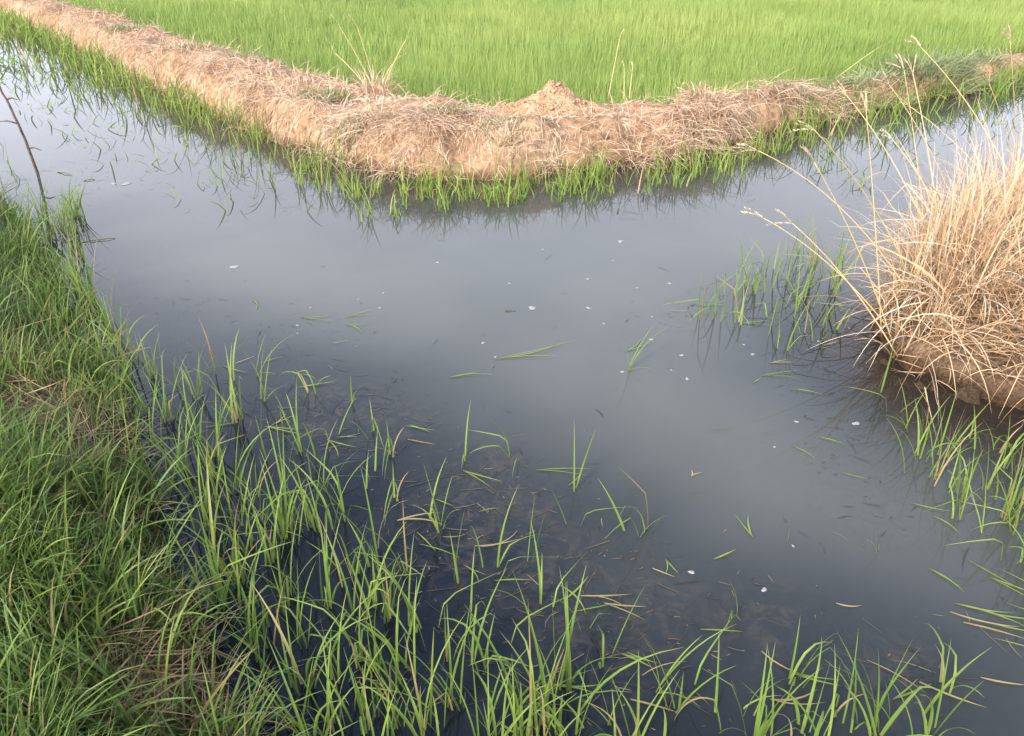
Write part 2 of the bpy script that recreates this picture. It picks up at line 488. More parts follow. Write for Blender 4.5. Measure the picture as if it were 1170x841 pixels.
xs = np.concatenate([[-60, -40, -25], np.arange(-14, 11, .06), [20, 40, 60]])
ys = np.concatenate([[-20, -8], np.arange(-2, 15, .06), [22, 40, 69]])
X, Y = np.meshgrid(xs, ys); P = np.stack([X.ravel(), Y.ravel()], 1)
ny, nx = X.shape; id_ = np.arange(nx * ny).reshape(ny, nx)
q = np.stack([id_[:-1, :-1], id_[:-1, 1:], id_[1:, 1:], id_[1:, :-1]], -1).reshape(-1, 4)
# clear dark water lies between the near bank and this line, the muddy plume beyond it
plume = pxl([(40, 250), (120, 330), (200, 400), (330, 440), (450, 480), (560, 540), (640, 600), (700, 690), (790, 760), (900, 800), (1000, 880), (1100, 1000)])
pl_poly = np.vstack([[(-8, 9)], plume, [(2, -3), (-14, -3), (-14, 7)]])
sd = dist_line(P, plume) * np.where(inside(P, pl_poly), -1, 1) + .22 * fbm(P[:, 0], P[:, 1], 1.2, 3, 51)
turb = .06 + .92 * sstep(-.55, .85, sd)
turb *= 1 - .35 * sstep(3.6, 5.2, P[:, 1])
dr = dist_line(P, rb_front); turb *= 1 - .8 * np.exp(-(dr / .55) ** 2)  # body colour darkened by the clay bank so its reflection reads
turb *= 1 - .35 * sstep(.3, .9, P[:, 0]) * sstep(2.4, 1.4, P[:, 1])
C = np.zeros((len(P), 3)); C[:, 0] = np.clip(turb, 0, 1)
C[:, 1] = np.clip(.95 * np.exp(-(dr / .30) ** 2) + .8 * np.exp(-(dist_line(P, front) / .28) ** 2), 0, 1)  # muddy shallows mixed with a painted brown reflection of the banks
for px, py, rr in ((545, 560, .22), (640, 645, .20), (740, 690, .20), (520, 620, .2), (380, 470, .3), (450, 475, .2), (560, 530, .22), (870, 705, .18), (1040, 775, .16), (1020, 590, .22), (600, 580, .2), (690, 740, .2)):
    C[:, 2] = np.maximum(C[:, 2], .8 * np.exp(-(np.hypot(*(P - np.array(at(px, py)[:2])).T) / rr) ** 2))
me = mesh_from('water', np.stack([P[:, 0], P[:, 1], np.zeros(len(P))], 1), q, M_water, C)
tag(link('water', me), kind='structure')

# ------------------------------------------------------------------ rice field (one uncountable crop)
field_poly = np.vstack([back, [(60, 70), (-60, 70)]])


def scatter(poly, n, lo, hi):
    P = np.stack([rng.uniform(lo[0], hi[0], n), rng.uniform(lo[1], hi[1], n)], 1)
    return P[inside(P, poly)]


acc = Acc()
for (y0, y1, dens, wid, ns) in ((5.8, 9.0, 3200, .0056, 4), (9.0, 13.0, 2000, .0085, 3), (13.0, 19.0, 700, .013, 3), (19.0, 45.0, 60, .035, 2)):
    xw = .74 * y1 + 1.5
    Pn = int(dens * 2 * xw * (y1 - y0))
    P = scatter(field_poly, Pn, (-xw, y0), (xw, y1))
    # plants grow in small uneven bunches
    P = P + .03 * rng.normal(size=P.shape)
    dn = fbm(P[:, 0], P[:, 1], .9, 3, 61)
    P = P[rng.random(len(P)) < .80 + .7 * dn]
    n = len(P)
    hgt = .30 * (1 + .5 * fbm(P[:, 0], P[:, 1], .7, 3, 66) + .3 * fbm(P[:, 0], P[:, 1], 3.2, 2, 67)) * rng.uniform(.72, 1.18, n)
    edge = dist_line(P, back)
    hgt *= .85 + .15 * sstep(0, .5, edge)
    acc.add(*strips(np.c_[P, np.full(n, .02)], hgt, rng.uniform(0, 6.283, n), np.abs(rng.normal(.08, .10, n)), np.abs(rng.normal(.25, .28, n)), wid * rng.uniform(.7, 1.2, n), ns,
                    rnd=np.clip(.5 + 1.2 * fbm(P[:, 0], P[:, 1], .45, 3, 71) + .6 * fbm(P[:, 0], P[:, 1], 2.5, 2, 72) + rng.normal(0, .14, n) + .25 * (sstep(.1, 1.6, edge) - .7), 0, 1), aux=(rng.random(n) < .012) * .8))
tag(link('rice_crop', acc.mesh('rice_crop', M_field)), 'dense bright green young rice filling the field behind the bund', 'rice', kind='stuff')

# ------------------------------------------------------------------ mown straw thatch on the bund
P = scatter(bund_poly, 900000, (-11, 5), (9, 16))
dist = np.hypot(P[:, 0], P[:, 1])
P = P[rng.random(len(P)) < np.clip((6.2 / np.maximum(dist, 6.0)) ** 1.3, 0, 1)]
# green stretches and bare soil have less straw
px_right = P[:, 0]
bare = fbm(P[:, 0], P[:, 1], 1.3, 3, 81)
keep = rng.random(len(P)) < np.where(px_right > 2.4, .24, .95) * np.clip(.70 + 2.6 * bare, .05, 1) * np.clip(.8 + 1.6 * fbm(P[:, 0], P[:, 1], 4.5, 2, 83), .1, 1)
P = P[keep]
if len(P) > 120000: P = P[rng.choice(len(P), 120000, replace=False)]
n = len(P); z = h_bund(P)
e = .02
gx = (h_bund(P + [e, 0]) - h_bund(P - [e, 0])) / (2 * e); gy = (h_bund(P + [0, e]) - h_bund(P - [0, e])) / (2 * e)
down = np.arctan2(-gy, -gx); slope = np.clip(np.hypot(gx, gy), 0, 2.5)
az = np.where(rng.random(n) < .35 + .2 * slope, down + rng.normal(0, .6, n), rng.uniform(0, 6.283, n))
# lie along the slope in the straw's own direction
grad = gx * np.cos(az) + gy * np.sin(az)
lean = np.pi / 2 - np.arctan(np.clip(grad, -1.6, 1.6)) - np.abs(rng.normal(.10, .22, n))
acc = Acc()
acc.add(*strips(np.c_[P, z + .004], rng.uniform(.04, .14, n) * np.where(rng.random(n) < .1, 1.5, 1), az, lean, rng.normal(.25, .35, n), rng.uniform(.0022, .0058, n) * np.clip(dist_ / 6, 1, 1.8) if False else rng.uniform(.0025, .006, n), 3, p=1.2,
                rnd=np.clip(rng.beta(2.2, 1.7, n) + .9 * fbm(P[:, 0], P[:, 1], 1.5, 3, 84) + .5 * fbm(P[:, 0], P[:, 1], 6, 2, 86) + .06, 0, 1)))
# longer straw hanging over the front lip, in tangled hanks
hk = [(px, py, s) for px, py, s in ((455, 168, 1.), (480, 160, .8), (430, 150, .8), (400, 150, .6), (540, 150, .6), (700, 165, .9), (730, 160, 1.), (755, 158, 1.1), (780, 152, 1.2), (805, 145, 1.2), (822, 135, 1.0), (650, 168, .6), (600, 172, .5),
                                    (880, 115, .9), (905, 108, .9), (935, 108, .8), (975, 105, .9), (340, 140, .5), (290, 118, .5), (230, 95, .5), (170, 75, .5), (120, 60, .5), (70, 38, .5))]
for px, py, s in hk:
    c = np.array(at(px, py, .20)[:2])
    m = int(420 * s)
    Q = c + rng.normal(0, 1, (m, 2)) * [.17, .10]
    Q = Q[inside(Q, bund_poly)]; m = len(Q)
    zz = h_bund(Q)
    acc.add(*strips(np.c_[Q, zz], rng.uniform(.15, .38, m) * (.6 + .4 * s), -np.pi / 2 + rng.normal(0, .75, m), rng.uniform(.5, 1.3, m), rng.uniform(.5, 1.6, m), rng.uniform(.0022, .0046, m), 6, p=.9,
                    rnd=np.clip(rng.normal(.68, .22, m), 0, 1), zmin=-.02))
# scattered upright straw left standing
m = 1300
Q = P[rng.choice(len(P), m, replace=False)]
acc.add(*strips(np.c_[Q, h_bund(Q)], rng.uniform(.06, .2, m), rng.uniform(0, 6.28, m), rng.uniform(.1, .9, m), rng.uniform(.2, 1.3, m), rng.uniform(.003, .006, m), 4))
tag(link('straw_thatch', acc.mesh('straw_thatch', M_mat)), 'dry tan mown grass covering the earth bund', 'dry grass', kind='stuff')

# thin green regrowth on the bund
acc = Acc()
m = 90000
P = scatter(bund_poly, m, (-11, 5), (9, 16)); n = len(P)
df, db = dist_line(P, front), dist_line(P, back)
g1 = fbm(P[:, 0], P[:, 1], 1.6, 3, 91)
prob = np.clip(.0 + 1.9 * (g1 - .13), 0, 1) * .5 + np.clip(1.1 - db / .22, 0, 1) * .22
prob = np.where(P[:, 0] > 2.4, prob + np.clip(.30 + 2.6 * g1, 0, .8), prob)
P = P[rng.random(n) < prob]; n = len(P)
far = np.clip(np.hypot(P[:, 0], P[:, 1]) / 6, 1, 2)
hh = rng.uniform(.04, .12, n) * np.where(P[:, 0] > 2.6, 1.5, 1)
acc.add(*strips(np.c_[P, h_bund(P)], hh, rng.uniform(0, 6.28, n), rng.uniform(.2, 1.2, n), rng.uniform(.1, 1.2, n), rng.uniform(.004, .007, n) * far, 3))
tag(link('bund_weeds', acc.mesh('bund_weeds', M_weed)), 'thin grey green regrowth among the straw of the bund', 'weeds', kind='stuff')

# ------------------------------------------------------------------ marsh grass fringe along the far water edge
acc = Acc()
m = 420000
P = np.stack([rng.uniform(-12, 10, m), rng.uniform(4.5, 16, m)], 1)
df = dist_line(P, front); ins = inside(P, bund_poly)
sd = np.where(ins, -df, df)
clump = fbm(P[:, 0], P[:, 1], 3.4, 3, 101); big = fbm(P[:, 0], P[:, 1], .8, 2, 104)
# width of the belt: broad on the two arms, thin and broken round the corner
arm = sstep(-1.0, -2.0, P[:, 0]) + sstep(1.55, 2.1, P[:, 0])
wid = .18 + .50 * arm + .45 * big
prof = np.exp(-np.maximum(sd - .02, 0) / np.maximum(wid * .55, .05)) * (sd > -.07) * (sd < 1.25)
pr = prof * np.clip(.35 + 2.0 * clump, 0, 1) * (.22 + .78 * arm) * .62
kk = (rng.random(m) < pr) & ~inside(P, field_poly); P = P[kk]; sd_k = sd[kk]
n = len(P); far = np.clip(np.hypot(P[:, 0], P[:, 1]) / 6, 1, 2)
acc.add(*strips(np.c_[P, np.full(n, -.03)], rng.uniform(.15, .36, n) * np.clip(1.15 - sd_k * .55, .45, 1), rng.uniform(0, 6.283, n), np.abs(rng.normal(.13, .2, n)) + .35 * sstep(.3, 1.0, sd_k), np.abs(rng.normal(.5, .5, n)) + .3 * sstep(.3, 1.0, sd_k), rng.uniform(.005, .0095, n) * far, 5, zmin=.004,
                rnd=np.clip(rng.normal(.74, .2, n), 0, 1), kink=rng.uniform(.3, .8, n), kang=np.where(rng.random(n) < .15, rng.uniform(.6, 1.6, n), 0), aux=(rng.random(n) < .05) * .8))
tag(link('marsh_grass', acc.mesh('marsh_grass', M_rice)), 'green grass growing in the water along the foot of the far bund', 'marsh grass', kind='stuff')

# ------------------------------------------------------------------ grass on the near bank
acc = Acc()
vis = np.array([(-9.4, 12), (.6, -.3), (.3, .3), (-.2, .5), (-2.6, .3), (-9, 6)])
P = scatter(near_poly, 900000, (-7.5, .2), (.6, 9)); n = len(P)
d = np.hypot(P[:, 0], P[:, 1])
keep = (P[:, 0] > -.80 * P[:, 1] - 1.0)
P = P[keep]; d = d[keep]
P = P[rng.random(len(P)) < np.clip((1.6 / np.maximum(d, 1.3)) ** 1.5, 0, 1)]
if len(P) > 150000: P = P[rng.choice(len(P), 150000, replace=False)]
n = len(P)
edge = dist_line(P, nb_edge)
thin = np.zeros(n)
for px, py, r, a in ((40, 470, .17, .85), (115, 495, .20, .9), (30, 410, .15, .6), (200, 640, .09, .6), (220, 755, .17, .88), (190, 700, .08, .5), (250, 800, .10, .5), (165, 585, .09, .4), (150, 400, .12, .4), (90, 600, .12, .35)):
    c = np.array(at(px, py, .1)[:2]); thin = np.maximum(thin, a * np.exp(-((np.hypot(*(P - c).T)) / r) ** 2))
keep = rng.random(n) < (1 - .88 * thin) * np.clip(.95 + edge / .25, .35, 1) * np.clip(.85 + 1.0 * fbm(P[:, 0], P[:, 1], 2.5, 3, 115), .2, 1)
P = P[keep]; thin = thin[keep]; edge = edge[keep]; n = len(P)
z = h_near(P)
tuft = fbm(P[:, 0], P[:, 1], 4.0, 3, 121)
comb = fbm(P[:, 0], P[:, 1], 1.7, 2, 125) * 9
hh = (.12 + .13 * sstep(.1, .5, edge) * (1 + 1.5 * tuft)) * rng.uniform(.55, 1.5, n) * (1 - .72 * thin)
az = comb + rng.normal(0, 1.1, n)
acc.add(*strips(np.c_[P, z - .01], hh, az, np.abs(rng.normal(.35, .3, n)), np.abs(rng.normal(.6, .5, n)), rng.uniform(.0035, .007, n), 5,
                rnd=np.clip(rng.normal(.45, .24, n) + .35 * tuft, 0, 1), aux=(rng.random(n) < .035 + .35 * thin) * rng.uniform(.5, 1, n)))
# longer arching blades standing over the sward
sel = (rng.random(n) < .16 * np.clip(.5 + 3 * tuft, 0, 1.6)) & (thin < .35) & (edge > .12)
Q = P[sel]; m = len(Q)
acc.add(*strips(np.c_[Q, h_near(Q) - .01], rng.uniform(.17, .33, m), comb[sel] + rng.normal(0, 1.2, m), np.abs(rng.normal(.25, .2, m)), np.abs(rng.normal(.75, .5, m)), rng.uniform(.0045, .008, m), 8, fold=True,
                rnd=np.clip(rng.normal(.62, .25, m), 0, 1), aux=(rng.random(m) < .06) * .8))
# coarse blades leaning out over the water along the edge
Q = P[(edge < .16)]; Q = Q[rng.random(len(Q)) < .18]; m = len(Q)
if m:
    c_ = near_poly.mean(0)
    acc.add(*strips(np.c_[Q, h_near(Q) - .01], rng.uniform(.12, .34, m), rng.normal(.1, 1.0, m), np.abs(rng.normal(.4, .3, m)), np.abs(rng.normal(.7, .5, m)), rng.uniform(.004, .0075, m), 7, zmin=.004,
                    rnd=np.clip(rng.normal(.55, .25, m), 0, 1), aux=(rng.random(m) < .15) * .8))
# dead stems and mown bits lying in the thin places
sel = rng.random(n) < .05 + .95 * thin
Q = P[sel]; m = len(Q)
acc.add(*strips(np.c_[Q, h_near(Q) + rng.uniform(.005, .05, m)], rng.uniform(.06, .24, m), rng.uniform(0, 6.28, m), rng.uniform(1.15, 1.65, m), rng.normal(.1, .3, m), rng.uniform(.002, .004, m), 4,
                aux=np.ones(m), rnd=np.clip(rng.normal(.5, .28, m), 0, 1)))
tag(link('bank_grass', acc.mesh('bank_grass', M_grass)), 'green grass with dead stems covering the near bank', 'grass', kind='stuff')

# ------------------------------------------------------------------ dry grass on the right bank
acc = Acc()
P = scatter(right_poly, 90000, (1.2, 2.2), (4.4, 5.6)); n = len(P)
ed = np.minimum(dist_line(P, rb_front), dist_line(P, rb_back)); df = dist_line(P, rb_front)
lump = fbm(P[:, 0], P[:, 1], 3.6, 3, 131)
keep = rng.random(n) < np.clip((ed - .015 + .25 * lump) / .10, 0.0, 1) * np.clip(.8 + 1.2 * lump, .15, 1) * .62
P = P[keep]; lump = lump[keep]; ed = ed[keep]; df = df[keep]; n = len(P)
z = h_right(P)
cen = np.array([2.75, 3.75])
outw = np.arctan2(P[:, 1] - cen[1], P[:, 0] - cen[0])
fall = 14 * fbm(P[:, 0], P[:, 1], 1.8, 2, 161)                       # the way each patch has been blown over
flat = sstep(-.08, .16, fbm(P[:, 0], P[:, 1], 2.6, 3, 164))            # 1 where it lies matted down
pick = rng.random(n)
az = np.where(pick < .3, outw + rng.normal(0, .8, n), np.where(pick < .75, fall + rng.normal(0, .5, n), rng.uniform(0, 6.283, n)))
L = rng.uniform(.16, .54, n) * (1 + 1.3 * lump) * np.where(rng.random(n) < .3, .5, 1)
acc.add(*strips(np.c_[P, z - .01], L, az, np.abs(rng.normal(.22, .36, n)) + .75 * flat, np.abs(rng.normal(.6, .65, n)), rng.uniform(.002, .0052, n), 6, p=1.3, zmin=.004,
                rnd=np.clip(rng.normal(.55, .33, n) + .7 * lump, 0, 1), kink=rng.uniform(.25, .85, n), kang=np.where(rng.random(n) < .5, rng.uniform(-1.2, 2.1, n), 0)))
# long straw flopping over the water side
sel = rng.random(n) < .34 * np.clip(1.15 - df / .5, 0, 1)
Q = P[sel]; m = len(Q)
acc.add(*strips(np.c_[Q, h_right(Q)], rng.uniform(.2, .55, m), -np.pi / 2 - .45 + rng.normal(0, .85, m), rng.uniform(.4, 1.4, m), rng.uniform(.5, 1.6, m), rng.uniform(.003, .006, m), 8, p=1.0, zmin=.004, rnd=np.clip(rng.normal(.75, .2, m), 0, 1)))
# upright culms on the crown
sel = (rng.random(n) < .11 * np.clip(1 + 5 * lump, 0, 2.4) * (1.15 - flat)) & (ed > .15)
Q = P[sel]; m = len(Q)
acc.add(*strips(np.c_[Q, h_right(Q)], rng.uniform(.3, .68, m), rng.uniform(0, 6.28, m), np.abs(rng.normal(.16, .2, m)), np.abs(rng.normal(.3, .4, m)), rng.uniform(.003, .006, m), 7, kink=rng.uniform(.3, .9, m), kang=np.where(rng.random(m) < .4, rng.uniform(.4, 2.0, m), 0), rnd=np.clip(rng.normal(.68, .2, m), 0, 1)))
# short litter lying on the clay
sel = rng.random(n) < .6
Q = P[sel]; m = len(Q)
acc.add(*strips(np.c_[Q, h_right(Q) + .01], rng.uniform(.06, .2, m), rng.uniform(0, 6.28, m), rng.uniform(1.1, 1.8, m), rng.normal(.1, .3, m), rng.uniform(.003, .006, m), 3, rnd=np.clip(rng.normal(.35, .25, m), 0, 1), zmin=.004))
tag(link('dry_grass', acc.mesh('dry_grass', M_straw)), 'thick tangle of straw coloured dead grass on the right clay bank', 'dry grass', kind='stuff')


# ------------------------------------------------------------------ rice plants standing in the water: things, one by one
def plant_mesh(name, nb, L, lean, bend, w, spread, fold=True, kinkp=.2, ns=8, mat=None, dry=.05):
    root = np.c_[rng.normal(0, spread, (nb, 2)), np.full(nb, -.05)]
    a0 = rng.uniform(0, 6.28)
    V, Fq, C = strips(root, rng.uniform(*L, nb), a0 + rng.uniform(0, 6.28, nb), np.abs(rng.normal(lean, lean * .7, nb)), np.abs(rng.normal(bend, bend * .7, nb)), rng.uniform(*w, nb), ns, p=1.7, fold=fold, zmin=.004,
                      kink=rng.uniform(.35, .8, nb), kang=np.where(rng.random(nb) < kinkp, rng.uniform(.7, 1.7, nb), 0), rnd=np.clip(rng.normal(.55, .22, nb), 0, 1),
                      aux=(rng.random(nb) < dry) * .8, tw0=rng.uniform(-.7, .7, nb), tw1=rng.normal(0, .6, nb), base=.4, tip=2.3)
    return mesh_from(name, V, Fq, mat or M_rice, C)


dense = [plant_mesh('rice_plant', int(rng.integers(11, 18)), (.22, .46), .13, .55, (.006, .0105), .026, kinkp=.14, dry=.08) for _ in range(10)]
medium = [plant_mesh('rice_plant', int(rng.integers(5, 9)), (.20, .40), .16, .6, (.006, .0105), .02, kinkp=.22, dry=.08) for _ in range(9)]
sparse = [plant_mesh('rice_plant', int(rng.integers(2, 5)), (.16, .34), .2, .8, (.005, .009), .012, kinkp=.45) for _ in range(10)]
small = [plant_mesh('rice_plant', int(rng.integers(5, 10)), (.14, .30), .14, .55, (.006, .010), .03, fold=False, ns=6, kinkp=.15) for _ in range(9)]
KIND = dict(d=dense, m=medium, s=sparse, f=small)
used = {}


def plant(px, py, k, s=1.0, label=None, group=None, flip=None):
    x, y, _ = at(px, py)
    pool = KIND[k]; i = used.get(k, 0); used[k] = i + 1
    o = link('rice_plant', pool[i % len(pool)], loc=(x, y, 0))
    o.rotation_euler = (0, 0, float(rng.uniform(0, 6.28)))
    sc = s * float(rng.uniform(.88, 1.12)); o.scale = (sc, sc, sc * float(rng.uniform(.92, 1.1)))
    return tag(o, label, 'rice plant', group)


# belt along the near bank
G1 = 'rice plants in the belt along the near bank'
belt = [(12, 292), (45, 300), (22, 335), (72, 345), (95, 362), (60, 385), (112, 398), (85, 420), (130, 432), (35, 262), (8, 250), (30, 300), (55, 325), (80, 372), (40, 350), (100, 385), (5, 320),
        (152, 442), (168, 472), (192, 482), (178, 512), (216, 502), (207, 542), (242, 545), (236, 582), (266, 562), (196, 566), (292, 566), (302, 596), (322, 575), (286, 625), (312, 645), (256, 645), (250, 690), (286, 705),
        (332, 695), (352, 645), (372, 695), (402, 705), (412, 745), (432, 765), (447, 795), (392, 775), (352, 785), (312, 775), (302, 825), (335, 830), (452, 835), (380, 830), (420, 825), (345, 735), (300, 740), (275, 660), (230, 615),
        (245, 520), (225, 455), (140, 470), (330, 610), (360, 610), (270, 600), (400, 660), (365, 860), (400, 870), (330, 880), (440, 880), (480, 870)]
belt += [(92, 330), (108, 352), (125, 372), (80, 318), (140, 395), (155, 415), (175, 432), (118, 385), (150, 432), (98, 345), (70, 300)]
belt += [(5, 168), (12, 190), (22, 203), (4, 212), (16, 222), (-8, 180)]
belt += [(float(rng.uniform(-25, 95)), float(rng.uniform(240, 400))) for _ in range(42)]
belt = [b for b in belt if not (b[0] > 290 and b[1] > 590 and rng.random() < .25)]
for px, py in belt:
    near = py > 430
    k = 's' if py < 232 else 'd' if rng.random() < .36 else 'm'
    plant(px, py, k, (.82 if near else .84) * float(rng.uniform(.75, 1.12)), 'upright green rice plant in the thick belt along the near bank', G1)
# thinner stand farther out in the dark water
G2 = 'rice plants in the dark water beyond the belt'
for px, py, k in ((482, 725, 'm'), (470, 655, 's'), (503, 602, 'm'), (492, 842, 'd'), (522, 805, 'm'), (562, 832, 'm'), (592, 802, 'm'), (622, 832, 'd'), (642, 792, 'm'), (602, 852, 'd'), (662, 842, 'm'), (702, 832, 's'), (722, 852, 'm'), (430, 640, 'm'), (440, 700, 'd'),
                  (762, 842, 's'), (455, 570, 's'), (420, 560, 's'), (400, 590, 'm'), (380, 560, 's'), (362, 560, 's'), (345, 520, 'm'), (300, 520, 's'), (380, 500, 's'), (425, 495, 's'), (270, 480, 'm'), (262, 440, 's'), (300, 460, 's'),
                  (330, 480, 's'), (450, 520, 's'), (430, 540, 's'), (540, 700, 's'), (560, 655, 's'), (520, 660, 's'), (575, 740, 's'), (545, 760, 'm'), (690, 760, 's'), (470, 770, 'm'), (505, 755, 's'), (560, 880, 'd'), (640, 880, 'm'), (700, 890, 'm'),
                  (745, 790, 's'), (770, 815, 'm'), (845, 815, 's'), (880, 845, 'm'), (955, 815, 's'), (985, 835, 'm'), (1020, 825, 's'), (1065, 840, 'm'), (665, 720, 's'), (620, 700, 's'), (600, 640, 's'),
                  (790, 790, 's'), (822, 832, 's'), (860, 850, 'm'), (250, 425, 's'), (290, 430, 's'), (200, 440, 's'), (355, 450, 's'), (400, 460, 's')):
    plant(px, py, k, .95 if k != 's' else .9, 'loose green rice plant in the dark water beyond the belt', G2)
# ones that stand alone
for px, py, k, s, lab in ((533, 522, 's', .8, 'short lone rice shoot in front of the floating brown litter'), (590, 522, 's', .9, 'thin rice shoot with leaves bent flat, right of a short lone shoot'),
                          (652, 562, 's', 1.0, 'lone rice shoot with one drooping leaf where dark water meets grey'), (655, 602, 's', .9, 'rice shoot leaning low over its dark reflection'),
                          (727, 612, 's', 1.0, 'two leaved rice shoot standing in grey open water'), (745, 604, 's', .9, 'slender rice shoot beside a two leaved shoot in grey water'),
                          (714, 424, 's', .9, 'lone upright rice shoot in the middle of the open water'), (846, 704, 's', .8, 'single short rice leaf upright in grey water near the litter'),
                          (912, 778, 'm', .9, 'broad leaved rice plant leaning right near the bottom edge'), (935, 845, 'm', 1.0, 'rice plant with crossing bent leaves at the bottom edge'),
                          (1078, 785, 's', 1., 'thin upright rice leaf beside brown scum at lower right'), (1005, 845, 'm', .9, 'yellowish bent rice plant at the bottom near the brown scum'), (1003, 632, 's', .7, 'pale pair of rice leaf tips in grey open water'),
                          (1045, 850, 's', .9, 'drooping rice leaf at the bottom edge right of crossing leaves')):
    plant(px, py, k, s, lab)
# thin stand off the right bank
G3 = 'thin rice shoots off the tip of the right bank'
for px, py in ((832, 340), (876, 382), (892, 352), (906, 332), (930, 322), (950, 338), (920, 302), (962, 312), (852, 305), (940, 362), (892, 402), (870, 330), (905, 365), (935, 300), (885, 310), (925, 350), (795, 365), (955, 300), (900, 320), (915, 380), (860, 345), (840, 370), (880, 365), (945, 315), (915, 290), (875, 305), (925, 310), (898, 300), (955, 330), (910, 345), (850, 325), (890, 385), (930, 390), (820, 360), (945, 375)):
    plant(px, py, 's' if rng.random() < .92 else 'f', 1.05, 'thin upright rice shoot in water off the tip of the dry grass bank', G3)
# under the right bank
G4 = 'rice plants below the clay bank'
for px, py, k in ((1003, 445, 's'), (1052, 525, 'm'), (1066, 545, 'm'), (1085, 562, 'm'), (1104, 572, 'm'), (1126, 562, 'm'), (1144, 592, 'd'), (1165, 572, 'm'), (1152, 532, 'm'), (1178, 602, 'd'), (1020, 470, 's'), (1195, 560, 'm'), (1180, 660, 'm'), (1195, 700, 'm'), (1120, 520, 's'), (1060, 500, 's'), (1040, 490, 's'), (1075, 520, 'm'), (1110, 500, 's'), (1140, 515, 's'), (1095, 590, 'm'), (1125, 610, 's'), (1160, 640, 'm'), (1035, 540, 's'), (1165, 610, 's')):
    plant(px, py, k, .85, 'fresh green rice plant in the brown water below the clay bank', G4)
# round the corner of the far bund
G5 = 'small rice plants round the corner of the far bund'
fl = front
seats = []
for cx, cn_, sx, out in ((335, 6, 14, 14), (362, 10, 14, 16), (395, 9, 12, 20), (425, 5, 8, 26), (455, 5, 9, 18), (490, 11, 9, 14), (520, 7, 8, 22), (548, 6, 8, 8), (572, 9, 10, 12), (600, 12, 13, 10), (640, 15, 16, 12), (675, 13, 14, 12), (695, 5, 7, 6),
                         (745, 5, 8, 10), (775, 11, 11, 12), (800, 9, 12, 16), (840, 11, 14, 14), (870, 10, 14, 12)):
    for i in range(cn_): seats.append((cx + rng.normal(0, sx), out))
massV, massF, massC, massN = [], [], [], 0
budget = 298 - sum(1 for o in COL.objects if o.name.startswith('rice_plant'))
seats = [seats[i] for i in rng.permutation(len(seats))]
for px, out in seats:
    wy = np.interp(px, [330, 380, 440, 500, 560, 620, 690, 760, 830, 900], [176, 194, 208, 214, 214, 208, 198, 192, 178, 156])
    py = wy + abs(rng.normal(0, out)) + 1 + .35 * out * rng.random()
    if budget > 0:
        plant(px, py, 'f', float(rng.uniform(.85, 1.2)), 'small bright green rice plant at the foot of the far bund corner', G5); budget -= 1
        continue
    x, y, _ = at(px, py); nb_ = int(rng.integers(5, 10)); sc = float(rng.uniform(.7, 1.1))
    V, Fq, C = strips(np.c_[np.array([x, y]) + rng.normal(0, .03, (nb_, 2)), np.full(nb_, -.05)], rng.uniform(.14, .30, nb_) * sc, rng.uniform(0, 6.28, nb_), np.abs(rng.normal(.14, .1, nb_)), np.abs(rng.normal(.55, .4, nb_)), rng.uniform(.006, .010, nb_), 6, p=1.7, zmin=.004,
                      kink=rng.uniform(.35, .8, nb_), kang=np.where(rng.random(nb_) < .15, rng.uniform(.7, 1.7, nb_), 0), rnd=np.clip(rng.normal(.6, .2, nb_), 0, 1))
    massV.append(V); massF.append(Fq + massN); massC.append(C); massN += len(V)
if massV:
    tag(link('far_rice', mesh_from('far_rice', np.concatenate(massV), np.concatenate(massF), M_rice, np.concatenate(massC))), 'thin young rice growing among the plants at the far bund corner', 'rice', kind='stuff')

# ------------------------------------------------------------------ floating leaves
def floating_leaf(px, py, ang, L, n=2, dry=False, label=None, group=None):
    x, y, _ = at(px, py)
    V, Fq, C = strips(np.c_[np.zeros((n, 2)), np.full(n, .004)], L * rng.uniform(.7, 1, n), np.full(n, ang) + np.linspace(-.09, .09, n), np.full(n, math.pi / 2 - .04), np.full(n, .05), rng.uniform(.0035, .0068, n), 6, tw0=np.zeros(n), tw1=np.zeros(n),
                      rnd=np.clip(rng.normal(.8, .15, n), 0, 1), aux=np.full(n, .75 if dry else 0.0), drift=rng.normal(0, .5, n), zmin=.003)
    o = link('floating_leaf', mesh_from('floating_leaf', V, Fq, M_rice, C), loc=(x, y, 0))
    return tag(o, label, 'leaf', group)


